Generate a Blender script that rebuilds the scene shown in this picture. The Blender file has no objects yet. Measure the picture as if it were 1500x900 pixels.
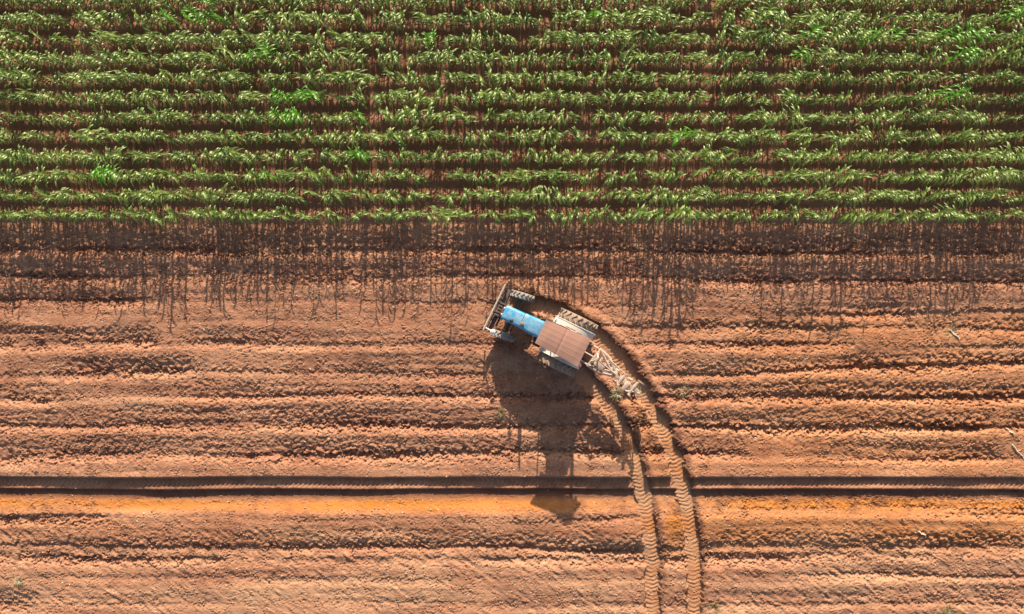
import bpy, bmesh, math, random
import numpy as np
from mathutils import Vector, Matrix
R = math.radians
random.seed(7); rng = np.random.default_rng(7)
sc = bpy.context.scene
col = sc.collection

# ------------------------------------------------------------------ camera, sky, sun, exposure
PPM = 37.5                      # pixels of the photograph per metre on the ground
CAMH = 30.0
cam = bpy.data.cameras.new('camera'); camo = bpy.data.objects.new('camera', cam); col.objects.link(camo)
camo.location = (0, 0, CAMH); camo.rotation_euler = (0, 0, 0)
cam.sensor_width = 36; cam.lens = 36 * CAMH / 40.0
cam.clip_start = 0.5; cam.clip_end = 2000
sc.camera = camo

SUN_EL = 22.5; SUN_ROT = 1.0
w = bpy.data.worlds.new("World"); sc.world = w; w.use_nodes = True
wn = w.node_tree; bg = wn.nodes['Background']
sky = wn.nodes.new('ShaderNodeTexSky'); sky.sky_type = 'NISHITA'; sky.sun_disc = False
sky.sun_elevation = R(SUN_EL); sky.sun_rotation = R(SUN_ROT); sky.air_density = 1.0; sky.dust_density = 2.5; sky.ozone_density = 1.0
wn.links.new(sky.outputs[0], bg.inputs[0]); bg.inputs[1].default_value = 0.085
sl = bpy.data.lights.new('sun', 'SUN'); sl.energy = 4.6; sl.angle = R(0.53); sl.color = (1.0, 0.90, 0.76)
so = bpy.data.objects.new('sun', sl); col.objects.link(so)
sd = Vector((math.sin(R(SUN_ROT)) * math.cos(R(SUN_EL)), math.cos(R(SUN_ROT)) * math.cos(R(SUN_EL)), math.sin(R(SUN_EL))))
so.rotation_euler = (-sd).to_track_quat('-Z', 'Y').to_euler(); so.location = sd * 60
vs = sc.view_settings; vs.view_transform = 'Standard'; vs.look = 'None'; vs.gamma = 1; vs.exposure = 0.84; vs.use_curve_mapping = False

# ------------------------------------------------------------------ helpers
def W(px, py, z=0.0):
    k = (CAMH - z) / CAMH / PPM
    return ((px - 750) * k, (450 - py) * k)

def tag(o, label=None, cat=None, group=None, kind=None):
    if label: o['label'] = label
    if cat: o['category'] = cat
    if group: o['group'] = group
    if kind: o['kind'] = kind
    return o

def empty(name, loc, rz=0):
    o = bpy.data.objects.new(name, None); col.objects.link(o); o.location = loc; o.rotation_euler = (0, 0, rz)
    o.empty_display_size = 0.3
    return o

def node(nt, t, **kw):
    n = nt.nodes.new(t)
    for k, v in kw.items(): setattr(n, k, v)
    return n

def newmat(name):
    m = bpy.data.materials.new(name); m.use_nodes = True
    return m, m.node_tree, m.node_tree.nodes['Principled BSDF']

def mixcol(nt, fac, a, b):
    n = node(nt, 'ShaderNodeMix', data_type='RGBA')
    for s, v in ((0, fac), (6, a), (7, b)):
        if isinstance(v, bpy.types.NodeSocket): nt.links.new(v, n.inputs[s])
        elif s == 0: n.inputs[s].default_value = v
        else: n.inputs[s].default_value = (*v, 1)
    return n.outputs[2]

def dusty(name, base, dust=(0.42, 0.27, 0.19), amount=0.5, rough=0.5, metal=0.0, scale=6.0, spec=0.5):
    """paint or metal with settled field dust: thicker on faces that look up, broken by noise"""
    m, nt, p = newmat(name)
    tc = node(nt, 'ShaderNodeTexCoord')
    n1 = node(nt, 'ShaderNodeTexNoise'); n1.inputs['Scale'].default_value = scale; n1.inputs['Detail'].default_value = 6; n1.inputs['Roughness'].default_value = 0.65
    nt.links.new(tc.outputs['Object'], n1.inputs['Vector'])
    g = node(nt, 'ShaderNodeNewGeometry'); sx = node(nt, 'ShaderNodeSeparateXYZ'); nt.links.new(g.outputs['Normal'], sx.inputs[0])
    up = node(nt, 'ShaderNodeMath', operation='MULTIPLY_ADD'); nt.links.new(sx.outputs['Z'], up.inputs[0]); up.inputs[1].default_value = 0.25; up.inputs[2].default_value = amount - 0.55
    ad = node(nt, 'ShaderNodeMath', operation='ADD'); nt.links.new(up.outputs[0], ad.inputs[0]); nt.links.new(n1.outputs[0], ad.inputs[1])
    mr = node(nt, 'ShaderNodeMapRange'); nt.links.new(ad.outputs[0], mr.inputs[0]); mr.inputs[1].default_value = 0.25; mr.inputs[2].default_value = 0.75
    c = mixcol(nt, mr.outputs[0], base, dust)
    nt.links.new(c, p.inputs['Base Color'])
    rr = node(nt, 'ShaderNodeMapRange'); nt.links.new(mr.outputs[0], rr.inputs[0]); rr.inputs[3].default_value = rough; rr.inputs[4].default_value = 0.95
    nt.links.new(rr.outputs[0], p.inputs['Roughness'])
    p.inputs['Metallic'].default_value = metal; p.inputs['Specular IOR Level'].default_value = spec
    bp = node(nt, 'ShaderNodeBump'); bp.inputs['Strength'].default_value = 0.15; bp.inputs['Distance'].default_value = 0.01
    nt.links.new(n1.outputs[0], bp.inputs['Height']); nt.links.new(bp.outputs[0], p.inputs['Normal'])
    return m

class MB:
    """collects shapes into one bmesh, then links them as one mesh object"""
    def __init__(s): s.bm = bmesh.new()
    def box(s, c, d, bev=0.0, rot=None, taper=None):
        M = Matrix.Translation(c) @ (rot.to_4x4() if rot else Matrix()) @ Matrix.Diagonal((*d, 1))
        r = bmesh.ops.create_cube(s.bm, size=1, matrix=M)
        if bev > 0:
            es = list({e for v in r['verts'] for e in v.link_edges})
            bmesh.ops.bevel(s.bm, geom=es, offset=bev, segments=2, profile=0.5, affect='EDGES')
        return s
    def tube(s, pts, r, n=10, cap=True):
        pts = [Vector(p) for p in pts]; rings = []
        rs = r if isinstance(r, (list, tuple)) else [r] * len(pts)
        prev = None
        for i, p in enumerate(pts):
            a = pts[max(i - 1, 0)]; b = pts[min(i + 1, len(pts) - 1)]
            t = (b - a).normalized()
            u = prev if prev is not None else (Vector((0, 0, 1)) if abs(t.z) < 0.9 else Vector((1, 0, 0)))
            u = (u - t * u.dot(t)).normalized(); prev = u; v = t.cross(u)
            rings.append([s.bm.verts.new(p + (u * math.cos(2 * math.pi * k / n) + v * math.sin(2 * math.pi * k / n)) * rs[i]) for k in range(n)])
        for A, B in zip(rings, rings[1:]):
            for k in range(n): s.bm.faces.new((A[k], A[(k + 1) % n], B[(k + 1) % n], B[k]))
        if cap:
            s.bm.faces.new(rings[0][::-1]); s.bm.faces.new(rings[-1])
        return s
    def lathe_y(s, prof, c=(0, 0, 0), n=40):
        """prof: (y, radius) pairs turned about the Y axis through c"""
        rings = []
        for y, r in prof:
            rings.append([s.bm.verts.new((c[0] + r * math.cos(2 * math.pi * k / n), c[1] + y, c[2] + r * math.sin(2 * math.pi * k / n))) for k in range(n)])
        for A, B in zip(rings, rings[1:]):
            for k in range(n): s.bm.faces.new((A[k], A[(k + 1) % n], B[(k + 1) % n], B[k]))
        return s
    def loft(s, rings, cap=True):
        rr = [[s.bm.verts.new(p) for p in ring] for ring in rings]
        n = len(rr[0])
        for A, B in zip(rr, rr[1:]):
            for k in range(n): s.bm.faces.new((A[k], A[(k + 1) % n], B[(k + 1) % n], B[k]))
        if cap: s.bm.faces.new(rr[0][::-1]); s.bm.faces.new(rr[-1])
        return s
    def build(s, name, mat, parent=None, smooth=True):
        bmesh.ops.recalc_face_normals(s.bm, faces=s.bm.faces)
        me = bpy.data.meshes.new(name); s.bm.to_mesh(me); s.bm.free()
        if smooth:
            me.polygons.foreach_set('use_smooth', [True] * len(me.polygons))
            me.set_sharp_from_angle(angle=R(35))
        o = bpy.data.objects.new(name, me); col.objects.link(o); o.data.materials.append(mat)
        if parent: o.parent = parent
        return o

# ------------------------------------------------------------------ noise on a periodic tile
TN = 2048; TS = 0.03
_f = np.fft.fftfreq(TN, TS)
FX, FY = np.meshgrid(_f, _f, indexing='xy')
def band(seed, wl, aniso=1.0, ang=0.0, width=0.5):
    """noise of wavelength wl metres, stretched by aniso along direction ang (radians)"""
    g = np.random.default_rng(seed)
    c, s_ = math.cos(ang), math.sin(ang)
    u = (FX * c + FY * s_) * aniso; v = -FX * s_ + FY * c
    f = np.sqrt(u * u + v * v) * wl
    amp = np.exp(-((np.log(np.maximum(f, 1e-6))) ** 2) / (2 * width ** 2)) * (1 / np.maximum(f, 0.05))
    n = np.fft.ifft2(np.fft.fft2(g.standard_normal((TN, TN))) * amp).real
    return (n / n.std()).astype(np.float32)
def samp(t, X, Y):
    u = (X / TS) % TN; v = (Y / TS) % TN
    i = np.floor(u).astype(int); j = np.floor(v).astype(int); fu = u - i; fv = v - j
    i %= TN; j %= TN; i1 = (i + 1) % TN; j1 = (j + 1) % TN
    return (t[j, i] * (1 - fu) + t[j, i1] * fu) * (1 - fv) + (t[j1, i] * (1 - fu) + t[j1, i1] * fu) * fv
def sstep(a, b, x):
    t = np.clip((x - a) / (b - a), 0, 1); return t * t * (3 - 2 * t)

N_fine = band(11, 0.075, width=.3); N_clod = band(1, 0.10); N_clod2 = band(2, 0.24); N_mid = band(3, 0.7); N_big = band(4, 3.0)
N_str = band(5, 0.22, 5.0, R(-38)); N_str2 = band(6, 0.3, 6.0, R(-28)); N_row = band(7, 0.45, 14.0, 0.0); N_row2 = band(8, 1.2, 10.0, 0.0)
N_xb = band(9, 4.0, 1.0, 0.0, 0.4)

# ------------------------------------------------------------------ field soil: one sheet to the horizon
def axis(a, b, step, far, g=1.25, segs=()):
    core = []
    x = a
    while x < b - 1e-6: core.append(x); x += step(x)
    core.append(b)
    lo = []; s = step(a); x = a
    while x > -far: s *= g; x -= s; lo.append(x)
    hi = []; s = step(b); x = b
    while x < far: s *= g; x += s; hi.append(x)
    return np.array(lo[::-1] + core + hi)
xs = axis(-21.6, 21.6, lambda x: 0.032, 400)
ys = axis(-13.2, 15.0, lambda y: 0.030 if y < 4.4 else 0.07, 400)
X, Y = np.meshgrid(xs, ys, indexing='xy')
PXc = X * PPM + 750; PYc = 450 - Y * PPM            # plan coordinates in photo pixels

def furrow(pts):
    """pts: (x, y, height) along a furrow edge; returns edge y and height over PXc"""
    p = np.array(pts, float)
    return np.interp(PXc, p[:, 0], p[:, 1]), np.interp(PXc, p[:, 0], p[:, 2])

EDGES = [  # furrow edges, each a small scarp that drops to the south (down the field)
    [(-400, 362, .10), (300, 364, .10), (700, 362, .08), (1100, 366, .08), (1900, 370, .10)],
    [(-400, 404, .07), (100, 405, .10), (400, 403, .08), (900, 404, .07), (1200, 409, .06), (1900, 412, .08)],
    [(-400, 436, .04), (170, 437, .07), (230, 436, .01), (700, 440, .02), (1220, 458, .03), (1300, 456, .06), (1360, 455, .02), (1900, 450, .03)],
    [(-400, 452, .06), (20, 452, .07), (50, 454, .00), (300, 466, .01), (700, 462, .02), (950, 477, .05), (1180, 480, .06), (1210, 481, .02), (1290, 478, .02), (1500, 481, .07), (1900, 482, .05)],
    [(-400, 500, .08), (60, 501, .09), (215, 501, .08), (240, 501, .01), (330, 498, .05), (420, 500, .05), (500, 500, .03), (700, 503, .03), (940, 503, .07), (1040, 503, .05), (1240, 504, .08), (1255, 504, .01), (1500, 502, .04), (1900, 500, .04)],
    [(-400, 546, .03), (70, 547, .03), (100, 546, .09), (250, 544, .10), (290, 542, .03), (440, 545, .05), (640, 546, .05), (940, 548, .07), (1060, 547, .05), (1220, 537, .05), (1260, 534, .10), (1500, 532, .08), (1900, 532, .08)],
    [(-400, 582, .07), (0, 583, .08), (70, 583, .09), (95, 583, .02), (200, 577, .02), (270, 577, .09), (370, 578, .11), (520, 577, .06), (700, 578, .07), (960, 578, .09), (1040, 578, .11), (1300, 580, .11), (1420, 581, .08), (1500, 580, .11), (1900, 580, .1)],
    [(-400, 620, .07), (150, 622, .06), (190, 618, .10), (340, 620, .09), (420, 618, .11), (700, 623, .08), (1000, 624, .10), (1090, 622, .12), (1430, 624, .12), (1460, 624, .03), (1500, 624, .07), (1900, 624, .08)],
    [(-400, 668, .09), (60, 666, .07), (100, 664, .10), (330, 665, .11), (700, 663, .08), (960, 660, .07), (1080, 660, .06), (1110, 664, .02), (1240, 666, .06), (1450, 669, .07), (1480, 669, .02), (1900, 669, .05)],
    [(-400, 758, .08), (20, 758, .09), (130, 758, .09), (190, 760, .02), (700, 763, .02), (850, 762, .04), (1000, 748, .03), (1060, 745, .10), (1500, 746, .12), (1900, 746, .1)],
    [(-400, 798, .05), (100, 798, .05), (400, 802, .06), (750, 797, .07), (850, 808, .08), (930, 808, .10), (950, 806, .03), (1080, 800, .06), (1240, 802, .08), (1500, 802, .10), (1900, 800, .08)],
    [(-400, 818, .07), (30, 818, .07), (300, 820, .08), (600, 818, .05), (900, 822, .05), (1080, 815, .09), (1500, 812, .06), (1900, 812, .08)],
    [(-400, 845, .03), (700, 848, .02), (1000, 850, .02), (1250, 840, .04), (1330, 842, .07), (1440, 845, .06), (1900, 845, .05)],
    [(-400, 885, .03), (0, 885, .06), (60, 886, .03), (400, 882, .02), (1100, 885, .03), (1380, 882, .07), (1900, 885, .05)],
]
wob = samp(N_row2, X, Y) * 1.3 + samp(N_mid, X, Y) * 0.8 + samp(N_clod2, X, Y) * 1.5 + samp(N_clod, X + 3, Y) * 1.4
ampn = np.clip(1.0 + 0.45 * samp(N_row2, X + 13, Y + 7) + .25 * samp(N_mid, X + 5, Y), 0.15, 1.9)
Z = np.zeros_like(X); Edge = np.zeros_like(X)
for E in EDGES:
    ey, eh = furrow(E)
    eh = eh * (1 + .4 * sstep(940, 1080, PXc) * (PYc < 690))
    d = (PYc - ey - wob) / PPM                        # metres south of the edge
    h = eh * ampn * np.clip(1 + .35 * samp(N_clod2, X + 8, Y + 8), .3, 1.8)
    fall = np.where(d < 0, np.exp(-np.abs(d) / 0.42), 0.0)      # the furrow slice rising to its edge
    pit = np.where(d >= 0, -0.55 * np.exp(-d / 0.38), 0.0)
    blend = sstep(-0.11, 0.12, d)
    Z += 0.95 * h * (0.62 * fall * (1 - blend) + blend * pit)
    bs_ = 1.7 * np.minimum(eh, .10) * np.clip(.6 + .4 * ampn, .3, 1.4)
    Z -= bs_ * np.where(d < 0, sstep(-.85, .02, d), 1 - sstep(.03, .42, d))
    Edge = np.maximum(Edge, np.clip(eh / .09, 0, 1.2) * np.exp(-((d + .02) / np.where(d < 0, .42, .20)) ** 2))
# outside the photographed strip: regular furrows further down the field
far = sstep(905, 960, PYc)
Z += far * 0.06 * ((np.abs(((PYc - 905) / 42.0) % 1.0 - .2)) - .4)

rough = np.clip(0.85 + 0.5 * samp(N_mid, X + 3, Y + 9), .35, 1.6) + .6 * np.exp(-(((PXc - 915 - .55 * (PYc - 575)) / 32) ** 2 + ((PYc - 585) / 60) ** 2))
# long straight wheel furrow across the whole field
yy = PYc + samp(N_row2, X, Y * .3) * 0.5
flat_tr = sstep(697, 701, PYc) * (1 - sstep(752, 760, PYc))
leftness = 1 - sstep(180, 240, PXc) * (1 - .45 * sstep(520, 640, PXc) * (1 - sstep(960, 1030, PXc)))
depth1 = 0.165 + 0.055 * leftness
lip = 0.022 * (1 - leftness)
prof = -depth1 * sstep(698.5, 701.5, yy) \
       + lip * sstep(712, 715.5, yy) \
       - (0.115 + lip) * sstep(717.0, 720.0, yy) \
       + 0.235 * sstep(724, 766, yy) \
       + 0.03 * np.exp(-((yy - 758) / 9) ** 2)
tread_h = 0.014 * np.sign(np.sin(2 * np.pi * (X / 0.19 + 0.9 * np.abs((yy - 707) / 9.0)))) * sstep(701, 703, yy) * (1 - sstep(713, 715, yy))
outr = 1 - flat_tr
Z = Z * (0.25 + 0.75 * outr) + prof + tread_h

# curved wheel ruts
def spline(pts, n=26):
    P = [Vector((*W(*p), 0)) for p in pts]; out = []
    for i in range(len(P) - 1):
        p0 = P[max(i - 1, 0)]; p1 = P[i]; p2 = P[i + 1]; p3 = P[min(i + 2, len(P) - 1)]
        for k in range(n):
            t = k / n
            out.append(0.5 * ((2 * p1) + (p2 - p0) * t + (2 * p0 - 5 * p1 + 4 * p2 - p3) * t * t + (3 * p1 - p0 - 3 * p2 + p3) * t ** 3))
    out.append(P[-1])
    return np.array([(p.x, p.y) for p in out])
OUTER = spline([(738, 434), (775, 444), (812, 455), (848, 471), (880, 496), (908, 526), (934, 561), (958, 602), (978, 644), (992, 684), (1003, 725), (1011, 768), (1017, 815), (1018, 860), (1017, 905), (1014, 980), (1006, 1100), (998, 1400)])
INNER = spline([(800, 508), (828, 527), (852, 548), (878, 576), (900, 606), (917, 640), (930, 676), (940, 715), (950, 765), (956, 815), (957, 860), (957, 905), (955, 980), (948, 1100), (940, 1400)])
RUT = []
Fresh = np.zeros_like(X); MoistShade = np.zeros_like(X); Rutmask = np.zeros_like(X)
for path, wl, dscale in ((OUTER, 0.30, 1.05), (INNER, 0.29, 0.9)):
    sel = np.where((X > path[:, 0].min() - 1.2) & (X < path[:, 0].max() + 1.2) & (Y < path[:, 1].max() + 1.2) & (Y > -16))
    qx = X[sel]; qy = Y[sel]
    seg = np.diff(path, axis=0); L = np.hypot(seg[:, 0], seg[:, 1]); S = np.concatenate([[0], np.cumsum(L)])
    T = seg / L[:, None]; Nn = np.stack([-T[:, 1], T[:, 0]], 1)       # left of travel down the path = outer/right side (east)
    best = np.full(qx.shape, 1e9); bd = np.zeros_like(qx); bs = np.zeros_like(qx)
    for i in range(len(seg)):
        rx = qx - path[i, 0]; ry = qy - path[i, 1]
        t = np.clip(rx * T[i, 0] + ry * T[i, 1], 0, L[i])
        ex = rx - t * T[i, 0]; ey = ry - t * T[i, 1]; dd = ex * ex + ey * ey
        m = dd < best; best[m] = dd[m]
        bd[m] = (rx * Nn[i, 0] + ry * Nn[i, 1])[m]; bs[m] = (S[i] + t)[m]
    dist = np.sqrt(best); bd = np.sign(bd) * dist
    bd = bd + 0.03 * samp(N_mid, qx, qy) + .018 * samp(N_clod2, qx + 4, qy) + .012 * samp(N_clod, qx, qy)
    endf = sstep(0.0, 0.3, bs) * (dist < 1.4)
    py_ = 450 - qy * PPM
    deep = (0.25 - 0.08 * sstep(560, 680, py_) - 0.05 * sstep(700, 860, py_)) * dscale                  # deep where freshly cut, shallower further back
    inside = 1 - sstep(wl - .03, wl + .03, np.abs(bd))
    wall = sstep(wl - .02, wl + .045, bd) * (1 - sstep(wl + .10, wl + .55, bd))
    berm_in = np.exp(-((bd + wl + .12) / .12) ** 2)
    floor = -deep * 0.55 - .02 - .04 * sstep(560, 600, py_) - .10 * sstep(690, 880, py_)
    ph = bs / 0.155 + .08 * samp(N_mid, qx, qy + 8) + 0.8 * np.abs(bd) / wl
    chev = 0.009 * np.clip(.9 + .35 * samp(N_mid, qx + 2, qy + 5), .3, 1.3) * np.tanh(4 * np.sin(2 * np.pi * ph)) * (1 - sstep(.05, .10, np.abs(np.abs(bd) - .5 * wl) - .35 * wl))
    zz = Z[sel]
    base = zz * (1 - inside) + inside * (floor + 0.03 * zz + chev)
    base = base + endf * wall * deep * 0.5 + endf * berm_in * 0.012
    f = endf
    Z[sel] = zz * (1 - f) + base * f
    Rutmask[sel] = np.maximum(Rutmask[sel], inside * f)
    Fresh[sel] = np.maximum(Fresh[sel], f * np.clip(1 - np.abs(bd) / (wl + .25), 0, 1) * (.15 + .5 * sstep(560, 640, py_) * (1 - .5 * sstep(770, 860, py_)) * (.4 + .9 * sstep(-.1, .15, bd))))
    MoistShade[sel] = np.maximum(MoistShade[sel], 1.15 * f * np.exp(-((bd - wl - .06) / .15) ** 2) * (.55 + .45 * sstep(880, 780, py_)))  # outer rut edge: wall shade painted into the colour, with moist soil
flat = np.maximum(Rutmask, (sstep(700, 703, yy) * (1 - sstep(714, 717, yy))))
# clods and drag marks
core = ((np.abs(X) < 23) & (Y > -14.5) & (Y < 16)).astype(float)
low = sstep(740, 800, PYc)
clods = 0.016 * samp(N_fine, X, Y) + 0.011 * samp(N_clod, X, Y) + 0.006 * samp(N_clod2, X, Y) + 0.016 * np.maximum(samp(N_clod, X + 17, Y + 3) - 1.3, 0) * 1.2
streak = (0.008 + .007 * low) * samp(N_str, X, Y) * np.clip(.5 + .6 * samp(N_mid, X + 9, Y + 1), 0, 1.5) + 0.007 * samp(N_str2, X, Y) * low + 0.012 * samp(N_row, X, Y)
Z += (clods * rough * (.8 + .75 * Edge) * (1 - .75 * flat) + streak * (.8 + .5 * Edge) * (1 - .9 * flat)) * core * 0.54
Z += 0.02 * samp(N_big, X, Y) * core
Z[(Y > 3.4)] *= 1.0
# rows are slightly ridged under the crop
rowY0 = 3.50; rowDY = 0.742
Z += 0.05 * np.cos(2 * np.pi * (Y - rowY0) / rowDY) * sstep(3.1, 3.5, Y) * core

Fresh = np.maximum(Fresh, np.exp(-((PYc - 741) / 11) ** 2) * np.clip(.85 + .25 * samp(N_row2, X + 9, Y), .3, 1))
Fresh = np.maximum(Fresh, (.35 * sstep(900, 1060, PXc) + .10) * sstep(728, 745, PYc) * (1 - sstep(780, 825, PYc)))
Fresh = np.maximum(Fresh, .95 * np.exp(-(((PXc - 992) / 20) ** 2 + ((PYc - 770) / 34) ** 2)))
MoistShade = np.maximum(MoistShade, .8 * np.exp(-(((PXc - 998) / 9) ** 2 + ((PYc - 749) / 6) ** 2)))  # small darker spot between the ruts
MoistShade = np.maximum(MoistShade, .8 * np.exp(-(((PXc - 996 + .5 * (PYc - 782)) / 10) ** 2 + ((PYc - 782) / 6) ** 2)))  # second darker spot, slanted
Fresh = np.maximum(Fresh, .35 * np.exp(-(((PXc - 925 - .38 * (PYc - 575)) / 26) ** 2 + ((PYc - 640) / 75) ** 2)))
Fresh = np.maximum(Fresh, .25 * sstep(900, 1200, PXc) * sstep(440, 480, PYc) * (1 - sstep(690, 700, PYc)))
MoistShade = np.maximum(MoistShade, sstep(716, 719, yy) * (1 - sstep(728, 736, yy)) * .9 * (1 - Rutmask))
MoistShade = np.maximum(MoistShade, .55 * sstep(3.2, 3.8, Y))  # soil set darker under the crop
MoistShade = np.maximum(MoistShade, .05 * sstep(699, 701, yy) * (1 - sstep(712, 715, yy)) * (1 - Rutmask))
Pale = np.clip(np.maximum(sstep(770, 860, PYc) * .55, Rutmask * .8) + .22 * samp(N_row2, X + 6, Y + 2) * sstep(480, 520, PYc), 0, 1)
Pale *= 1 - np.clip(Fresh * 1.1, 0, 1) * (1 - Rutmask)
MoistShade = np.clip(MoistShade + .16 * np.maximum(samp(N_mid, X + 1, Y + 14) + .6 * samp(N_row2, X + 4, Y + 9), 0) * (1 - Rutmask) * (Y < 3.3) + .36 * Edge * np.clip(.5 + .5 * samp(N_clod2, X, Y + 3), 0, 1.5) * (1 - flat), 0, 1)  # random damp mottling, plus furrow-edge shade deepened in the colour

ny, nx = X.shape
co = np.stack([X, Y, Z], -1).reshape(-1, 3).astype(np.float32)
me = bpy.data.meshes.new('field_soil')
i0 = (np.arange(ny - 1)[:, None] * nx + np.arange(nx - 1)[None, :]).ravel()
quads = np.stack([i0, i0 + 1, i0 + nx + 1, i0 + nx], 1).astype(np.int32)
me.vertices.add(len(co)); me.vertices.foreach_set('co', co.ravel())
me.loops.add(quads.size); me.loops.foreach_set('vertex_index', quads.ravel())
me.polygons.add(len(quads)); me.polygons.foreach_set('loop_start', np.arange(0, quads.size, 4, dtype=np.int32))
me.polygons.foreach_set('use_smooth', np.ones(len(quads), bool))
at = me.color_attributes.new('soil', 'FLOAT_COLOR', 'POINT')
ca = np.stack([Fresh, MoistShade, Pale, flat], -1).reshape(-1, 4).astype(np.float32)
at.data.foreach_set('color', ca.ravel())
me.update(); me.validate()
ground = bpy.data.objects.new('ground', me); col.objects.link(ground)
tag(ground, 'red brown ploughed soil with straight furrows and curved wheel ruts', 'soil', kind='structure')

_xs, _ys = xs, ys
def gz(x, y):
    i = min(max(int(np.searchsorted(xs, x)) - 1, 0), nx - 2); j = min(max(int(np.searchsorted(ys, y)) - 1, 0), ny - 2)
    return float(Z[j, i])

m, nt, p = newmat('ploughed_soil')
geo = node(nt, 'ShaderNodeNewGeometry')
attr = node(nt, 'ShaderNodeAttribute', attribute_name='soil'); sep = node(nt, 'ShaderNodeSeparateColor'); nt.links.new(attr.outputs['Color'], sep.inputs[0])
def noise(scale, det=5, ro=.6, vec=None):
    n = node(nt, 'ShaderNodeTexNoise'); n.inputs['Scale'].default_value = scale; n.inputs['Detail'].default_value = det; n.inputs['Roughness'].default_value = ro
    nt.links.new(vec if vec else geo.outputs['Position'], n.inputs['Vector']); return n.outputs[0]
def rng_(v, a, b, c=0., d=1.):
    r = node(nt, 'ShaderNodeMapRange'); nt.links.new(v, r.inputs[0])
    for k, q in zip((1, 2, 3, 4), (a, b, c, d)): r.inputs[k].default_value = q
    return r.outputs[0]
def mul(a, b):
    q = node(nt, 'ShaderNodeMath', operation='MULTIPLY')
    nt.links.new(a, q.inputs[0])
    if isinstance(b, float): q.inputs[1].default_value = b
    else: nt.links.new(b, q.inputs[1])
    return q.outputs[0]
mp = node(nt, 'ShaderNodeMapping'); mp.inputs['Scale'].default_value = (0.35, 1.0, 1.0); mp.inputs['Rotation'].default_value = (0, 0, R(8)); nt.links.new(geo.outputs['Position'], mp.inputs[0])
nb = noise(0.9, 6, .6, mp.outputs[0]); nf = noise(16.0, 3, .75); nm = noise(4.0, 5, .65)
base = mixcol(nt, rng_(nb, .35, .68), (.355, .153, .085), (.49, .245, .138))
base = mixcol(nt, rng_(nf, .36, .5, .45, 0.), base, (.20, .085, .05))
base = mixcol(nt, rng_(nf, .58, .72, 0., .65), base, (.62, .40, .25))
base = mixcol(nt, rng_(nm, .57, .75, 0., .35), base, (.36, .18, .11))
base = mixcol(nt, mul(sep.outputs[0], rng_(nm, .25, .6, .55, 1.)), base, (.53, .19, .032))
base = mixcol(nt, mul(sep.outputs[1], .8), base, (.125, .055, .036))  # darkens moist soil and the painted shade at rut and furrow edges
base = mixcol(nt, mul(sep.outputs[2], rng_(nb, .3, .7, .2, .8)), base, (.54, .315, .178))
nt.links.new(base, p.inputs['Base Color']); p.inputs['Roughness'].default_value = 0.97; p.inputs['Specular IOR Level'].default_value = 0.12
bp = node(nt, 'ShaderNodeBump'); bp.inputs['Strength'].default_value = 0.7; bp.inputs['Distance'].default_value = 0.02
nt.links.new(noise(20, 6, .7), bp.inputs['Height']); nt.links.new(bp.outputs[0], p.inputs['Normal'])
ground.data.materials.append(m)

# ------------------------------------------------------------------ maize
def leafmat():
    m, nt, p = newmat('maize_leaf')
    a = node(nt, 'ShaderNodeAttribute', attribute_name='tint'); s = node(nt, 'ShaderNodeSeparateColor'); nt.links.new(a.outputs['Color'], s.inputs[0])
    oi = node(nt, 'ShaderNodeObjectInfo')
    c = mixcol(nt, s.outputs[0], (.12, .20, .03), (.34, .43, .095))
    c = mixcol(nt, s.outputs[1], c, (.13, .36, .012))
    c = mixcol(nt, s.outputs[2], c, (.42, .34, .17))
    r = node(nt, 'ShaderNodeMapRange'); nt.links.new(oi.outputs['Random'], r.inputs[0]); r.inputs[3].default_value = 0.; r.inputs[4].default_value = .25
    c = mixcol(nt, r.outputs[0], c, (.20, .30, .06))
    nt.links.new(c, p.inputs['Base Color']); p.inputs['Roughness'].default_value = .38; p.inputs['Specular IOR Level'].default_value = .8
    tr = node(nt, 'ShaderNodeBsdfTranslucent'); nt.links.new(c, tr.inputs[0])
    mx = node(nt, 'ShaderNodeMixShader'); mx.inputs[0].default_value = .40
    out = nt.nodes['Material Output']
    nt.links.new(p.outputs[0], mx.inputs[1]); nt.links.new(tr.outputs[0], mx.inputs[2]); nt.links.new(mx.outputs[0], out.inputs[0])
    return m
LEAF = leafmat()
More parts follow.
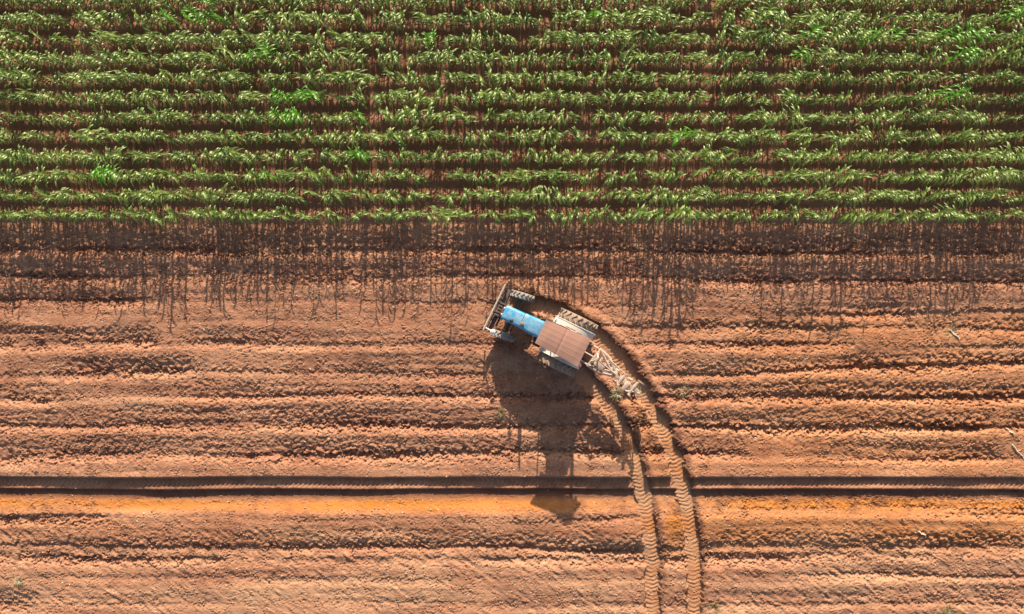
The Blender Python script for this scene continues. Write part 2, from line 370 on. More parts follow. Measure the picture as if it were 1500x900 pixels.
def plant_arrays(g, bright=0.0, hs=1.0):
    """one maize plant: stalk and arching V-folded leaves -> verts, quads, tints"""
    V = []; F = []; Tn = []
    H = g.uniform(1.38, 1.64) * hs
    lean = g.normal(0, .04, 2)
    n = 5
    for k in range(4):
        t = k / 3; r = .018 * (1 - .5 * t)
        for q in range(n): V.append((lean[0] * t + r * math.cos(6.283 * q / n), lean[1] * t + r * math.sin(6.283 * q / n), H * .85 * t - .05)); Tn.append((.8, 0, .1))
    for k in range(3):
        for q in range(n): F.append((k * n + q, k * n + (q + 1) % n, (k + 1) * n + (q + 1) % n, (k + 1) * n + q))
    nl = g.integers(11, 14); az0 = g.uniform(0, 6.283)
    for l in range(nl):
        t = l / (nl - 1)
        az = az0 + (l % 2) * math.pi + g.normal(0, .35)
        z0 = H * (.12 + .80 * t ** .62); L = (.36 + .22 * math.sin(math.pi * min(1, t * .75 + .15))) * g.uniform(.8, 1.15) * (hs ** .5)
        w0 = .036 * g.uniform(.8, 1.2) * (1.2 - .35 * t)
        e0 = R(g.uniform(60, 78) + 8 * t); e1 = R(g.uniform(-95, -60) + 40 * max(0, t - .7))
        dx, dy = math.cos(az), math.sin(az); sx, sy = -dy, dx
        if dy > .25: L *= 1 - .45 * dy; e1 = min(e1, R(-75))
        x = lean[0] * t; y = lean[1] * t; z = z0; seg = 8; b0 = len(V); tw = g.normal(0, .35)
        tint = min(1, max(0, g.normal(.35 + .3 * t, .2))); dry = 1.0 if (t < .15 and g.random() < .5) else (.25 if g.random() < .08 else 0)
        for k in range(seg + 1):
            u = k / seg
            wd = w0 * (min(1, .35 + u * 3) * (1 - u ** 2.2) + .03)
            e = e0 + (e1 - e0) * u ** .95
            roll = tw * u
            cx_, cy_, cz_ = sx * math.cos(roll), sy * math.cos(roll), math.sin(roll)
            up = wd * .35
            for sg in (-1, 0, 1):
                uz = up if sg else 0
                V.append((x + cx_ * wd * sg - dx * math.sin(e) * uz, y + cy_ * wd * sg - dy * math.sin(e) * uz, z + cz_ * wd * sg + math.cos(e) * uz))
                Tn.append((tint, bright, dry))
            st = L / seg
            x += dx * math.cos(e) * st; y += dy * math.cos(e) * st; z = max(z + math.sin(e) * st, .04)
        for k in range(seg):
            a = b0 + k * 3
            F.append((a, a + 1, a + 4, a + 3)); F.append((a + 1, a + 2, a + 5, a + 4))
    return np.array(V, np.float32), np.array(F, np.int32), np.array(Tn, np.float32)
def mesh_from(name, V, F, Tn):
    me = bpy.data.meshes.new(name)
    me.vertices.add(len(V)); me.vertices.foreach_set('co', V.ravel())
    me.loops.add(F.size); me.loops.foreach_set('vertex_index', F.ravel())
    me.polygons.add(len(F)); me.polygons.foreach_set('loop_start', np.arange(0, F.size, 4, dtype=np.int32))
    me.polygons.foreach_set('use_smooth', np.ones(len(F), bool))
    at = me.color_attributes.new('tint', 'FLOAT_COLOR', 'POINT')
    at.data.foreach_set('color', np.concatenate([Tn, np.ones((len(Tn), 1), np.float32)], 1).ravel())
    me.update(); me.materials.append(LEAF)
    return me
g = np.random.default_rng(21)
VAR = [plant_arrays(g) for _ in range(24)]
VARB = [plant_arrays(g, bright=1.0, hs=1.28) for _ in range(6)]
ME = [mesh_from('maize_plant', *v) for v in VAR]
MEB = [mesh_from('maize_plant', *v) for v in VARB]
BRIGHT = [(385, 85, 28), (420, 160, 32), (455, 150, 22), (630, 50, 22), (300, 20, 30), (265, 30, 18), (540, 165, 14), (1160, 90, 28), (995, 195, 18), (1400, 60, 35), (870, 35, 14), (790, 105, 14), (1380, 140, 26), (1490, 20, 30), (530, 235, 14), (160, 265, 18), (1170, 50, 22), (395, 250, 16), (1290, 55, 30)]
GAPS = [(505, 306, 9), (645, 243, 17), (640, 285, 10), (1225, 322, 10), (1010, 250, 8), (90, 200, 12), (735, 315, 6), (860, 165, 10), (1255, 150, 10)]
plants = []
for r_ in range(26):
    yb = rowY0 + rowDY * r_
    x = -27.0
    while x < 27.0:
        x += g.uniform(.16, .31)
        if g.random() < .07: x += g.uniform(.15, .5)
        py = 450 - yb * PPM * 1.035; px = 750 + x * PPM * 1.035
        if any(abs(px - a) < c and abs(py - b) < 14 for a, b, c in GAPS): continue
        vig = .96 + .08 * float(samp(N_xb, np.array(x), np.array(yb)))
        br = any((px - a) ** 2 + ((py - b) * 1.2) ** 2 < c * c for a, b, c in BRIGHT) and g.random() < .8
        plants.append((r_, x, yb + g.normal(0, .035) + .03 * float(samp(N_mid, np.array(x), np.array(yb))), g.normal(0, .5), vig * min(1.08, max(.6, g.normal(.94, .11))), br, abs(px - 750) < 765 and r_ < 2))
front = [q for q in plants if q[6]]
step_keep = len(front)
proto = None
cnt = 0
GR = 'young maize plants along the two crop rows nearest the bare soil'
LB = {0: 'young green maize plant in the outermost crop row beside the bare ploughed soil',
      1: 'young green maize plant in the second crop row from the bare soil'}
GP = {0: 'maize plants in the outermost crop row', 1: 'maize plants in the second crop row'}
rest = []
for q in plants:
    r_, x, y, rz, s, br, isf = q
    if isf and cnt < 320:
        me_ = MEB[int(g.integers(len(MEB)))] if br else ME[int(g.integers(len(ME)))]
        if proto is None:
            o = proto = bpy.data.objects.new('maize_plant', me_)
        else:
            o = proto.copy(); o.data = me_
        o.location = (x, y, gz(x, y)); o.rotation_euler = (0, 0, rz); o.scale = (s, s, s)
        tag(o, LB[r_], 'maize plant', GP[r_]); col.objects.link(o); cnt += 1
    else: rest.append(q)
Vs = []; Fs = []; Ts = []; off = 0
for r_, x, y, rz, s, br, _ in rest:
    V, F, Tn = (VARB[int(g.integers(len(VARB)))] if br else VAR[int(g.integers(len(VAR)))])
    c, s_ = math.cos(rz), math.sin(rz)
    V2 = np.empty_like(V); V2[:, 0] = (V[:, 0] * c - V[:, 1] * s_) * s + x; V2[:, 1] = (V[:, 0] * s_ + V[:, 1] * c) * s + y; V2[:, 2] = V[:, 2] * s + gz(x, y)
    T2 = Tn.copy(); T2[:, 0] = np.clip(T2[:, 0] + g.normal(0, .18), 0, 1)
    Vs.append(V2); Fs.append(F + off); Ts.append(T2); off += len(V)
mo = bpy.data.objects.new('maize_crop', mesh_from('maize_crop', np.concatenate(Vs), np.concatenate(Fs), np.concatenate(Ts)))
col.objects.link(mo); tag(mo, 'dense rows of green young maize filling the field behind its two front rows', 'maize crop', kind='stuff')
print('plants', cnt, len(rest))

# ------------------------------------------------------------------ materials for the machines
BLUE = dusty('blue_hood_paint', (.015, .29, .52), (.42, .50, .52), .22, .38)
CREAM = dusty('pale_grey_fender_paint', (.55, .60, .64), (.66, .54, .44), .52, .5)
ROOFM = dusty('dusty_canopy_fibreglass', (.33, .160, .115), (.38, .20, .14), .55, .6, scale=3)
TYRE = dusty('dusty_tyre_rubber', (.055, .05, .045), (.42, .29, .20), .50, .8, scale=9)
FTYRE = dusty('dusty_front_tyre_rubber', (.05, .048, .045), (.44, .36, .30), .47, .8, scale=9)
DARK = dusty('oily_cast_iron', (.045, .045, .05), (.22, .14, .10), .32, .5, .3)
STEEL = dusty('worn_pale_steel', (.42, .40, .38), (.50, .40, .32), .5, .5, .2, scale=14)
PLOUGHM = dusty('dusty_pale_plough_paint', (.66, .60, .52), (.40, .24, .15), .44, .6, scale=16)
RUST = dusty('rusty_worn_steel', (.20, .10, .06), (.38, .24, .16), .5, .7, .3, scale=14)
RIM = dusty('white_rim_paint', (.62, .62, .60), (.42, .28, .2), .42, .5)
BLACK = dusty('black_plastic', (.02, .02, .022), (.2, .14, .1), .22, .6)
LAMPM = dusty('lamp_glass', (.85, .85, .82), (.6, .5, .4), .15, .15)

# ------------------------------------------------------------------ tractor
HEAD = R(180 - 26)
tx, ty = W(829, 500.5)
T = empty('tractor', (tx, ty, -0.06), HEAD)
tag(T, 'small blue farm tractor with dusty brown canopy roof turning on the ploughed soil', 'tractor')

def wheel(x, y, rad, wid, rimr, lugs, mat, steer=0.0):
    sgn = 1 if y > 0 else -1
    b = MB(); w2 = wid / 2
    b.lathe_y([(-w2 * .75, rimr), (-w2 * .8, rimr * .93), (-w2 * .3, rimr * .88), (sgn * w2 * .15 - .01, rimr * .5), (sgn * w2 * .15 - .01, .02)], n=32)
    b.lathe_y([(w2 * .75, rimr), (w2 * .8, rimr * .93), (w2 * .3, rimr * .88), (sgn * w2 * .15 + .01, rimr * .5), (sgn * w2 * .15 + .01, .02)], n=32)
    o = b.build('wheel', RIM, T); o.location = (x, y, rad + .0); o.rotation_euler = (0, 0, steer)
    t = MB(); rt = rad - .035
    t.lathe_y([(-w2 * .74, rimr * .95), (-w2 * .95, rimr * 1.08), (-w2, (rimr + rt) / 2), (-w2 * .93, rt * .94), (-w2 * .7, rt * .985), (0, rt), (w2 * .7, rt * .985), (w2 * .93, rt * .94), (w2, (rimr + rt) / 2), (w2 * .95, rimr * 1.08), (w2 * .74, rimr * .95)], n=48)
    for k in range(lugs):
        for side in (-1, 1):
            a = 2 * math.pi * (k + (.5 if side > 0 else 0)) / lugs
            M = Matrix.Rotation(-a, 3, 'Y') @ Matrix.Rotation(side * R(42), 3, 'X')
            c = Matrix.Rotation(-a, 3, 'Y') @ Vector((rt + .008, side * w2 * .48, side * 0.0))
            t.box(c, (.045, w2 * 1.12, .046), .006, M)
    t.build('tyre', mat, o)
    h = MB(); h.lathe_y([(sgn * w2 * .1, .10), (sgn * w2 * .55, .095), (sgn * w2 * .6, .06), (sgn * w2 * .6, .001)], n=16)
    for q in range(6):
        a = q * math.pi / 3; h.tube([(.14 * math.cos(a), sgn * w2 * .1, .14 * math.sin(a)), (.14 * math.cos(a), sgn * w2 * .3, .14 * math.sin(a))], .015, 6)
    h.build('hub', STEEL, o)
for s in (1, -1):
    wheel(0, s * .90, .79, .40, .43, 20, TYRE)
    wheel(2.31, s * .84, .475, .27, .25, 16, FTYRE, R(9))

# chassis: gearbox, bell housing, engine block, side rails, steps
b = MB()
b.box((.0, 0, .80), (.62, .42, .46), .05); b.box((.75, 0, .80), (1.0, .34, .40), .05); b.box((1.75, 0, .86), (1.2, .30, .52), .04)
b.box((2.5, 0, .72), (.55, .26, .24), .03); b.tube([(0, -.78, .79), (0, .78, .79)], .10, 14); b.tube([(-.28, -.45, .79), (-.28, .45, .79)], .05, 10)
b.box((1.75, .22, .92), (.5, .14, .16), .03); b.box((1.6, -.22, .92), (.6, .12, .2), .03)
b.box((.95, .38, .62), (.55, .3, .28), .05); b.box((1.0, .58, .45), (.3, .18, .03), .008)
b.build('chassis', DARK, T)
b = MB()
b.box((2.31, 0, .55), (.16, 1.35, .12), .03)
for s in (1, -1): b.tube([(2.31, s * .66, .36), (2.31, s * .66, .72)], .05, 10); b.tube([(2.31, s * .64, .475), (2.31, s * .80, .475)], .05, 10)
b.tube([(2.12, -.64, .52), (2.12, .64, .52)], .02, 8)
b.build('front_axle', DARK, T)
# fuel tank and toolbox under the platform
b = MB(); b.box((.62, 0, .98), (1.0, 1.04, .04), .01); b.box((.62, .30, 1.01), (.9, .36, .012)); b.box((.62, -.30, 1.01), (.9, .36, .012))
b.build('platform', DARK, T)

# hood: rounded shell that narrows to the front
def ring(x, hw, z0, z1, rr):
    pts = [(x, -hw, z0), (x, -hw, z1 - rr)]
    for k in range(1, 7): a = math.pi / 2 * k / 6; pts.append((x, -hw + rr * (1 - math.cos(a)), z1 - rr + rr * math.sin(a) * .8))
    pts.append((x, 0, z1 - rr * .2 + .018))
    for k in range(6, 0, -1): a = math.pi / 2 * k / 6; pts.append((x, hw - rr * (1 - math.cos(a)), z1 - rr + rr * math.sin(a) * .8))
    pts += [(x, hw, z1 - rr), (x, hw, z0)]
    return pts
b = MB()
b.loft([ring(1.10, .325, 1.05, 1.60, .13), ring(1.14, .335, 1.04, 1.615, .13), ring(1.5, .325, 1.02, 1.605, .13), ring(1.92, .305, 1.0, 1.59, .13)])
b.loft([ring(1.935, .300, 1.0, 1.584, .13), ring(2.3, .288, .98, 1.57, .13), ring(2.60, .278, .96, 1.55, .12), ring(2.67, .265, .98, 1.53, .11), ring(2.69, .24, 1.02, 1.49, .09)])
hood = b.build('hood', BLUE, T)
b = MB(); b.box((2.70, 0, 1.16), (.03, .38, .34), .01)
for k in range(9): b.box((2.72, 0, 1.02 + k * .035), (.012, .36, .012))
b.build('grille', BLACK, hood)
for s in (1, -1):
    b = MB(); b.tube([(2.70, s * .13, 1.33), (2.735, s * .13, 1.33)], .045, 14); b.build('headlight', LAMPM, hood)
for s in (1, -1):
    b = MB(); b.box((1.70, s * .314, 1.22), (.42, .012, .28), .004)
    for k in range(7): b.box((1.54 + k * .052, s * .322, 1.22), (.026, .014, .22))
    b.build('side_louvre', BLACK, hood)
b = MB()   # muffler lying on the hood and upright pipe
b.tube([(1.88, .10, 1.48), (1.88, .10, 1.60)], .035, 12); b.tube([(1.88, .10, 1.58), (1.88, .10, 1.60), (1.88, .10, 1.98), (1.88, .10, 2.0)], [.03, .075, .075, .03], 16)
b.tube([(1.88, .10, 1.98), (1.88, .10, 2.36), (1.86, .10, 2.44)], .036, 12)
b.build('exhaust_pipe', RUST, T)
b = MB(); b.tube([(2.28, .17, 1.42), (2.28, .17, 1.78)], .035, 12); b.tube([(2.28, .17, 1.76), (2.28, .17, 1.80), (2.28, .17, 1.90), (2.28, .17, 1.95)], [.03, .08, .08, .02], 16)
b.build('air_intake', BLACK, T)

# fenders, inboard of the tyres
for s in (1, -1):
    b = MB(); outer = []; inner = []; n = 16
    y0, y1 = s * .47, s * .71
    for k in range(n + 1):
        a = R(15 + 140 * k / n); rr = .88
        outer.append((rr * math.cos(a), .79 + rr * math.sin(a)))
    rings_ = []
    for (x, z), k in zip(outer, range(n + 1)):
        rx, rz = (x) * .975, .79 + (z - .79) * .975
        rings_.append([(x, y0, z), (x, y1, z), (rx, y1, rz), (rx, y0, rz)])
    b.loft(rings_)
    # inner side wall of the fender
    vs_ = [b.bm.verts.new((x * .985, y0 + s * .006, .79 + (z - .79) * .985)) for x, z in outer] + [b.bm.verts.new((-.5, y0 + s * .006, 1.0)), b.bm.verts.new((.72, y0 + s * .006, 1.0))]
    b.bm.faces.new(vs_)
    # rolled edge
    b.tube([(x, y1, z) for x, z in outer], .018, 8)
    f = b.build('fender', CREAM, T)
    b = MB(); b.box((.80, s * .60, 1.22), (.06, .14, .10), .02); b.build('fender_lamp', LAMPM, f)
    b = MB(); b.box((-.80, s * .60, 1.18), (.05, .12, .08), .015); b.build('tail_lamp', dusty('red_lamp_glass', (.45, .03, .02), amount=.2), f)
    b = MB(); b.tube([(.35, s * .52, 1.62), (.38, s * .52, 1.80), (.05, s * .52, 1.86), (.0, s * .52, 1.70)], .014, 8); b.build('grab_handle', BLACK, f)

# seat, dashboard, steering wheel, levers
b = MB(); b.box((.02, 0, 1.26), (.44, .46, .10), .04); b.box((-.22, 0, 1.52), (.10, .44, .48), .04, Matrix.Rotation(R(-8), 3, 'Y')); b.box((0, 0, 1.12), (.2, .22, .2), .02)
b.build('seat', BLACK, T)
b = MB(); b.box((.98, 0, 1.32), (.22, .46, .50), .05); b.box((.90, 0, 1.56), (.16, .38, .08), .03, Matrix.Rotation(R(25), 3, 'Y')); b.build('dashboard', DARK, T)
b = MB(); c0 = Vector((.66, 0, 1.60)); ax = Matrix.Rotation(R(-28), 3, 'Y')
b.tube([c0 + ax @ Vector((.19 * math.cos(2 * math.pi * k / 24), .19 * math.sin(2 * math.pi * k / 24), 0)) for k in range(25)], .014, 8)
for k in range(3):
    a = 2 * math.pi * k / 3; b.tube([c0, c0 + ax @ Vector((.19 * math.cos(a), .19 * math.sin(a), 0))], .01, 6)
b.tube([c0, c0 + ax @ Vector((0, 0, -.3))], .02, 8); b.build('steering_wheel', BLACK, T)
b = MB()
for yy_ in (-.24, -.30, .26): b.tube([(.32, yy_, 1.0), (.36, yy_, 1.32)], .01, 6); b.tube([(.36, yy_, 1.31), (.362, yy_, 1.35)], .022, 8)
b.build('control_lever', BLACK, T)

# roll frame and canopy
b = MB()
for s in (1, -1):
    b.box((-.14, s * .46, 1.72), (.13, .09, 1.62), .015); b.box((.93, s * .43, 1.98), (.045, .045, 1.0), .01, Matrix.Rotation(R(4), 3, 'Y'))
    b.tube([(-.38, s * .42, 2.47), (.95, s * .43, 2.47)], .028, 8)
b.box((-.38, 0, 2.46), (.10, .92, .10), .015); b.tube([(.93, -.43, 2.46), (.93, .43, 2.46)], .028, 8)
b.box((-.14, 0, 1.95), (.03, .84, .30), .005)
b.build('roll_frame', DARK, T)
b = MB(); b.box((.26, .475, 2.10), (.56, .02, .76), .006); b.build('added_shadow_curtain', ROOFM, T); b = MB(); b.box((.45, -.475, 2.28), (.40, .02, .40), .006); b.build('added_shadow_curtain', ROOFM, T)  # unseen panels added under the canopy to widen the tractor's shadow
b = MB(); Lr = 1.74; x0r = -.56
def roofpt(u, v, dz=0, sh=0):
    x = x0r + Lr * u; hw = .55 - .09 * u - sh
    z = 2.60 + .045 * (1 - (2 * v - 1) ** 2) * min(1, 6 * u, 6 * (1 - u)) - .035 * u
    z -= .018 * math.exp(-((u - .52) / .018) ** 2)
    z += .004 * sum(math.exp(-((v - q) / .022) ** 2) for q in (.22, .41, .59, .78))
    return (x + (sh if u < .5 else -sh), (2 * v - 1) * hw + .05, z + dz)
nu, nv = 60, 50
G = [[b.bm.verts.new(roofpt(i / nu, j / nv)) for j in range(nv + 1)] for i in range(nu + 1)]
for i in range(nu):
    for j in range(nv): b.bm.faces.new((G[i][j], G[i + 1][j], G[i + 1][j + 1], G[i][j + 1]))
rim_ = [G[i][0] for i in range(nu + 1)] + [G[nu][j] for j in range(1, nv + 1)] + [G[i][nv] for i in range(nu - 1, -1, -1)] + [G[0][j] for j in range(nv - 1, 0, -1)]
low_ = [b.bm.verts.new((v.co.x, v.co.y, v.co.z - .075)) for v in rim_]
for k in range(len(rim_)): b.bm.faces.new((rim_[k], rim_[(k + 1) % len(rim_)], low_[(k + 1) % len(rim_)], low_[k]))
b.bm.faces.new(low_)
roof = b.build('canopy_roof', ROOFM, T)

# front guard frame
b = MB()
b.tube([(3.08, -.97, .80), (3.08, .97, .80)], .038, 12)
b.build('guard_bar', STEEL, T); b = MB(); b.box((3.0, 0, .62), (.05, 1.86, .10), .01); b.box((2.87, 0, .56), (.16, 1.70, .05), .01); b.box((2.72, 0, .50), (.08, 1.30, .06), .01)
for s in (1, -1):
    b.box((2.86, s * .20, .68), (.5, .07, .10), .01); b.tube([(3.08, s * .95, .80), (3.04, s * .95, .40)], .03, 10)
for k in range(9): b.tube([(3.08, -.8 + k * .2, .80), (3.0, -.8 + k * .2, .62)], .014, 6)
fg = b.build('front_guard', DARK, T)
b = MB()
for k in range(5): b.box((2.88 + .012 * (k % 2), -.24 + k * .12, .72), (.20, .085, .26), .02)
b.build('front_weight', DARK, T)
b = MB(); b.tube([(2.70, .86, 1.04), (2.72, .86, 1.10), (2.72, .86, 1.17), (2.71, .86, 1.20)], [.06, .10, .10, .05], 16); b.tube([(3.02, .86, .80), (2.90, .86, 1.0), (2.72, .86, 1.06)], .022, 8); b.build('guard_lamp', LAMPM, fg)

# rear linkage
b = MB()
for s in (1, -1):
    b.tube([(-.22, s * .30, .72), (-.70, .03 + s * .35, .98), (-1.10, .06 + s * .37, 1.17)], .036, 8); b.tube([(-.55, .02 + s * .33, .90), (-.30, s * .27, 1.17)], .02, 8)
    b.box((-.2, s * .27, 1.16), (.35, .05, .06), .01)
b.box((-.18, 0, 1.10), (.22, .56, .16), .02)
b.tube([(-.25, 0, 1.12), (-1.08, .05, 1.66)], .026, 10)
b.build('rear_linkage', STEEL, T)

# ------------------------------------------------------------------ driver
CLOTH = dusty('driver_clothing', (.10, .12, .17), amount=.25, rough=.9)
SKIN = dusty('driver_skin', (.33, .17, .11), amount=.1, rough=.6)
HATM = dusty('straw_hat', (.55, .42, .24), amount=.3, rough=.9)
def skinned(name, mat, verts, edges, radii, parent, root=0):
    me = bpy.data.meshes.new(name); me.from_pydata(verts, edges, []); me.update()
    o = bpy.data.objects.new(name, me); col.objects.link(o); o.data.materials.append(mat); o.parent = parent
    md = o.modifiers.new('Skin', 'SKIN'); md.use_smooth_shade = True
    if not me.skin_vertices: me.skin_vertices.new()
    for i, r in enumerate(radii):
        sv = me.skin_vertices[0].data[i]; sv.radius = r if isinstance(r, tuple) else (r, r); sv.use_root = (i == root)
    ss = o.modifiers.new('Sub', 'SUBSURF'); ss.levels = 2; ss.render_levels = 2
    return o
P = empty('person', (tx, ty, -0.06), HEAD)
tag(P, 'driver in dark work clothes seated under the tractor canopy holding the steering wheel', 'person')
vv = [(0, 0, 1.40), (-.02, 0, 1.58), (-.03, 0, 1.76), (-.01, 0, 1.90), (.01, 0, 1.96)]
rr_ = [(.15, .13), (.14, .12), (.16, .12), (.09, .08), (.052, .052)]
ee = [(0, 1), (1, 2), (2, 3), (3, 4)]
for s in (1, -1):
    i = len(vv)
    vv += [(-.02, s * .19, 1.84), (.14, s * .25, 1.60), (.40, s * .20, 1.62), (.50, s * .17, 1.66)]; rr_ += [.065, .05, .038, .036]
    ee += [(2, i), (i, i + 1), (i + 1, i + 2), (i + 2, i + 3)]
    j = len(vv)
    vv += [(.03, s * .10, 1.38), (.46, s * .17, 1.40), (.58, s * .18, 1.06), (.70, s * .18, 1.04)]; rr_ += [.09, .068, .045, .035]
    ee += [(0, j), (j, j + 1), (j + 1, j + 2), (j + 2, j + 3)]
body = skinned('body', CLOTH, vv, ee, rr_, P)
for s in (1, -1):
    hv = [(.49, s * .17, 1.665), (.545, s * .165, 1.675)]; he = [(0, 1)]; hr = [.03, .034]
    for q in range(4):
        i = len(hv); yo = s * (.165 + (q - 1.5) * .02)
        hv += [(.59, yo, 1.69), (.615, yo, 1.665), (.60, yo, 1.64)]; hr += [.009, .0085, .007]; he += [(1, i), (i, i + 1), (i + 1, i + 2)]
    i = len(hv); hv += [(.54, s * .125, 1.665), (.575, s * .115, 1.655)]; hr += [.011, .009]; he += [(0, i), (i, i + 1)]
    skinned('hand', SKIN, hv, he, hr, P)
b = MB()
b.tube([(.012, 0, 1.93), (.02, 0, 2.0)], .05, 14)
hp = [(1.965, .035, .045, .03), (1.985, .055, .06, .035), (2.02, .075, .068, .035), (2.06, .085, .074, .035), (2.10, .092, .077, .03), (2.15, .09, .076, .028), (2.19, .07, .06, .025), (2.205, .02, .02, .025)]
b.loft([[(cx + rx * math.cos(2 * math.pi * k / 20), ry * math.sin(2 * math.pi * k / 20), z) for k in range(20)] for z, rx, ry, cx in hp])
b.loft([[(.10, -.008, 2.10), (.10, .008, 2.10), (.115, 0, 2.105)], [(.105, -.018, 2.055), (.105, .018, 2.055), (.145, 0, 2.06)], [(.10, -.012, 2.045), (.10, .012, 2.045), (.12, 0, 2.045)]])
for s in (1, -1): b.box((.03, s * .078, 2.085), (.035, .016, .06), .006)
b.box((.105, 0, 2.02), (.012, .045, .012), .004)
head = b.build('head', SKIN, P)
for s in (1, -1):
    b = MB(); b.tube([(.112, s * .032, 2.098), (.122, s * .032, 2.098)], .011, 10); b.build('eye', BLACK, head)
b = MB(); n = 24; rings_ = []
for rad, z in ((.20, 2.145), (.20, 2.15), (.11, 2.165), (.105, 2.20), (.09, 2.25), (.02, 2.262)):
    rings_.append([(.035 + rad * math.cos(2 * math.pi * k / n), rad * math.sin(2 * math.pi * k / n), z) for k in range(n)])
b.loft(rings_); b.build('hat', HATM, P)

# ------------------------------------------------------------------ mounted plough behind the tractor
qx_, qy_ = W(866, 521)
Pl = empty('plough', (qx_, qy_, 0.60), R(180 - 39))
tag(Pl, 'dusty pale mounted plough with bare steel bodies carried behind the tractor', 'plough')
b = MB()
for s in (1, -1): b.tube([(.0, s * .38, .50), (-.45, s * .34, .52), (-1.02, s * .07, .54)], .062, 8)
b.box((-.02, 0, .50), (.12, .86, .10), .012); b.box((-.50, 0, .53), (.08, .62, .08), .012)
b.box((-1.55, -.02, .54), (1.25, .18, .12), .012); b.box((-.78, 0, .53), (.10, .36, .09), .012); b.box((-.33, .10, .58), (.40, .24, .10), .02); b.box((-1.58, .10, .62), (.16, .34, .08), .015); b.box((-.25, 0, .52), (.07, .66, .07), .012); b.tube([(-.02, -.36, .56), (-.95, .04, .58)], .03, 8); b.tube([(-.02, .36, .56), (-.95, -.04, .58)], .03, 8)
b.box((-1.30, 0, .60), (.08, .52, .07), .012); b.box((-1.85, .0, .60), (.08, .62, .07), .012)
b.tube([(-.45, -.30, .56), (-1.3, -.24, .62)], .024, 8)
b.build('frame', PLOUGHM, Pl)
b = MB()
for s in (1, -1): b.tube([(0, s * .20, .52), (-.06, s * .06, 1.0)], .03, 8)
b.box((-.06, 0, 1.0), (.08, .18, .10), .01); b.tube([(-.06, 0, 1.02), (-1.0, 0, .60)], .028, 8); b.build('headstock', PLOUGHM, Pl)
for k, (x, y) in enumerate(((-1.02, -.20), (-1.32, .24), (-1.62, -.24), (-1.88, .28), (-2.12, .0))):
    b = MB(); b.tube([(x, y, .62), (x - .06, y, .42), (x - .02, y, .20), (x + .08, y, .06)], [.028, .028, .025, .02], 8)
    b.box((x - .01, y, .62), (.09, .08, .10), .012)
    sh = b.build('shank', PLOUGHM, Pl)
    b = MB()      # curved mouldboard
    g2 = [[b.bm.verts.new((x + .16 - .30 * u - .04 * v, y + (.02 + .20 * u + .03 * math.sin(v * 3)) * (1 if y <= 0 else -1), .04 + .24 * v + .03 * u)) for v in (0, .25, .5, .75, 1)] for u in (0, .25, .5, .75, 1)]
    for i in range(4):
        for j in range(4): b.bm.faces.new((g2[i][j], g2[i + 1][j], g2[i + 1][j + 1], g2[i][j + 1]))
    o = b.build('mouldboard', STEEL, sh); sm = o.modifiers.new('Thick', 'SOLIDIFY'); sm.thickness = .012
for s in (1, -1):
    b = MB(); b.lathe_y([(-.03, .02), (-.03, .16), (-.025, .19), (.025, .19), (.03, .16), (.03, .02)], (-2.05, s * .38, .24), 20)
    b.tube([(-2.05, s * .36, .24), (-1.86, s * .30, .60)], .02, 8); b.build('gauge_wheel', RUST, Pl)

# ------------------------------------------------------------------ grass, straw and clods lying about
DRY = dusty('dry_grass', (.34, .31, .12), (.5, .4, .25), .4, .9)
GREEN = dusty('weed_green', (.10, .14, .03), (.3, .22, .10), .35, .7)
STRAW = dusty('bleached_straw', (.78, .68, .52), (.7, .5, .36), .25, .8)
def tuft(px, py, rad, n, mat, label, cat='grass tuft', name='grass_tuft', flat_=.5):
    x0, y0 = W(px, py); z0 = gz(x0, y0)
    V = []; F = []
    for k in range(n):
        a = random.uniform(0, 6.283); r0 = rad * .3 * random.random(); L = rad * random.uniform(.6, 1.2); h = L * random.uniform(.2, 1.0) * flat_
        bx, by = r0 * math.cos(a), r0 * math.sin(a); w_ = .008
        sx, sy = -math.sin(a) * w_, math.cos(a) * w_; i = len(V)
        for u in (0, .5, 1.0):
            cx = bx + math.cos(a) * L * u; cy = by + math.sin(a) * L * u; cz = -.02 + h * math.sin(u * 2.4)
            q = 1 - .8 * u
            V += [(cx - sx * q, cy - sy * q, cz), (cx + sx * q, cy + sy * q, cz + .003)]
        F += [(i, i + 1, i + 3, i + 2), (i + 2, i + 3, i + 5, i + 4)]
    me = bpy.data.meshes.new(name); me.from_pydata(V, [], F); me.update(); me.materials.append(mat)
    o = bpy.data.objects.new(name, me); col.objects.link(o); o.location = (x0, y0, z0); tag(o, label, cat); return o
tuft(905, 577, .27, 110, DRY, 'yellow green grass clump dragged beside the plough tail on the inner rut')
tuft(940, 563, .20, 80, DRY, 'small dry grass clump behind the plough at the outer rut')
tuft(733, 606, .20, 70, GREEN, 'small green weed at the left edge of the tractor shadow', 'weed', 'weed')
tuft(1003, 573, .22, 50, DRY, 'thin yellowish grass tuft right of the outer rut')
tuft(1396, 487, .30, 50, DRY, 'dry straw coloured grass clump just below the crop shadow at far right')
tuft(1392, 896, .35, 90, GREEN, 'green weed patch at the bottom right of the field', 'weed', 'weed')
tuft(1046, 893, .28, 80, GREEN, 'green weed beside the outer rut at the bottom of the field', 'weed', 'weed')
tuft(28, 852, .22, 60, DRY, 'sparse dry grass tuft at the lower left of the field')
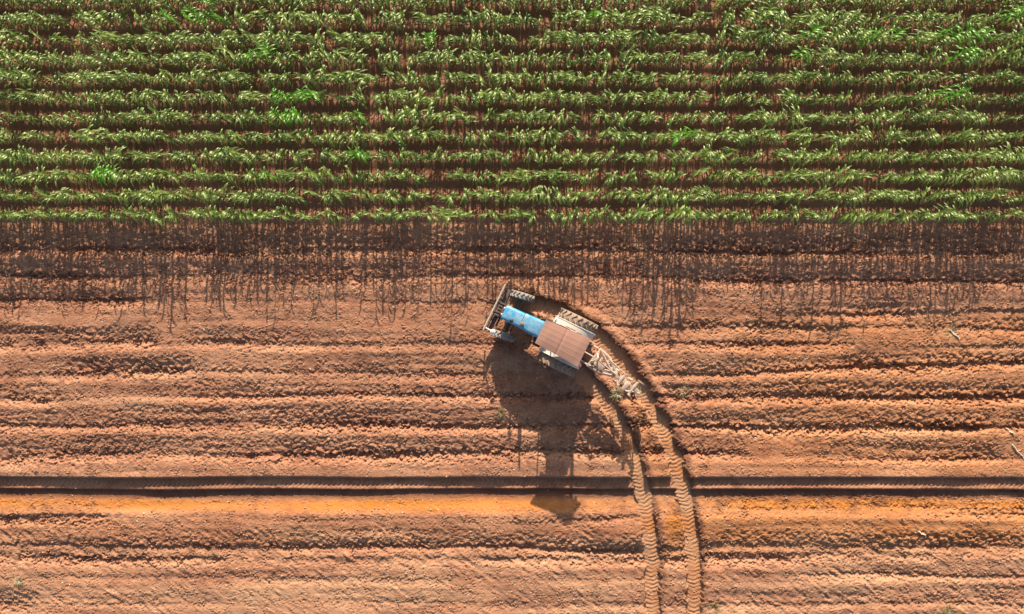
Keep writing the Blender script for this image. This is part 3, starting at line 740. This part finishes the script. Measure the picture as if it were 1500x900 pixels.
def stalk(px, py, L, ang, label):
    x0, y0 = W(px, py); b = MB(); c, s_ = math.cos(R(ang)), math.sin(R(ang)); pts = []
    for k in range(6):
        u = k / 5 - .5; x = x0 + c * L * u; y = y0 + s_ * L * u
        pts.append((c * L * u + .02 * math.sin(k * 2.1), s_ * L * u + .015 * math.cos(k * 1.7), gz(x, y) + .035))
    b.tube(pts, [.022, .026, .022, .025, .02, .01], 7)
    b.tube([pts[2], (pts[2][0] + .14, pts[2][1] + .04, pts[2][2] + .03)], [.014, .004], 5)
    o = b.build('maize_stalk', STRAW); o.location = (x0, y0, 0); tag(o, label, 'stalk')
stalk(1481, 633, .38, -42, 'short bleached stalk lying in a furrow near the right edge')
stalk(1493, 663, .75, -48, 'long bleached stalk on the soil just above the straight furrow at right edge')
stalk(1400, 491, .5, -45, 'bleached stalk lying across the dry grass clump at right')
stalk(1352, 783, .4, -30, 'pale straw stalk in the lower right furrows')

# loose crumbs of soil and straw, uncountable
def crumbs(name, n, mat, smin, smax, flatn, label, elong=1.0):
    g = np.random.default_rng(hash(name) % 1000 + 5 if False else len(name) * 31)
    ico = bmesh.new(); bmesh.ops.create_icosphere(ico, subdivisions=1, radius=1)
    bv = np.array([v.co[:] for v in ico.verts]); bf = np.array([[v.index for v in f.verts] for f in ico.faces]); ico.free()
    Vs = []; Fs = []; off = 0
    xs_ = g.uniform(-21.5, 21.5, n); ys_ = g.uniform(-13, 3.2, n)
    dens = samp(N_mid, xs_, ys_) + .8 * samp(N_row, xs_, ys_)
    for x, y, dn in zip(xs_, ys_, dens):
        if dn < g.normal(0, 1): continue
        py = 450 - y * PPM
        if 698 < py < 732 and g.random() < .85: continue
        s = smin + (smax - smin) * g.random() ** 3
        v = bv * (1 + .25 * g.standard_normal((len(bv), 1))) * s * np.array([elong, 1, flatn])
        a = g.uniform(0, 6.283) if elong == 1 else g.normal(-.6, .5); c, s_ = math.cos(a), math.sin(a)
        v = np.stack([v[:, 0] * c - v[:, 1] * s_ + x, v[:, 0] * s_ + v[:, 1] * c + y, v[:, 2] + gz(x, y) + s * flatn * .4], 1)
        Vs.append(v); Fs.append(bf + off); off += len(v)
    me = bpy.data.meshes.new(name); V = np.concatenate(Vs); F = np.concatenate(Fs)
    me.vertices.add(len(V)); me.vertices.foreach_set('co', V.astype(np.float32).ravel())
    me.loops.add(F.size); me.loops.foreach_set('vertex_index', F.astype(np.int32).ravel())
    me.polygons.add(len(F)); me.polygons.foreach_set('loop_start', np.arange(0, F.size, 3, dtype=np.int32))
    me.update(); me.materials.append(mat)
    o = bpy.data.objects.new(name, me); col.objects.link(o); tag(o, label, 'debris', kind='stuff')
CL = dusty('dry_clod', (.36, .18, .10), (.46, .26, .16), .5, .95, scale=4, spec=.1)
crumbs('soil_clods', 34000, CL, .012, .042, .6, 'loose dry clods of red soil scattered over the furrows')
crumbs('straw_bits', 6000, STRAW, .007, .014, .6, 'pale chopped straw bits scattered over the bare soil', 4.0)
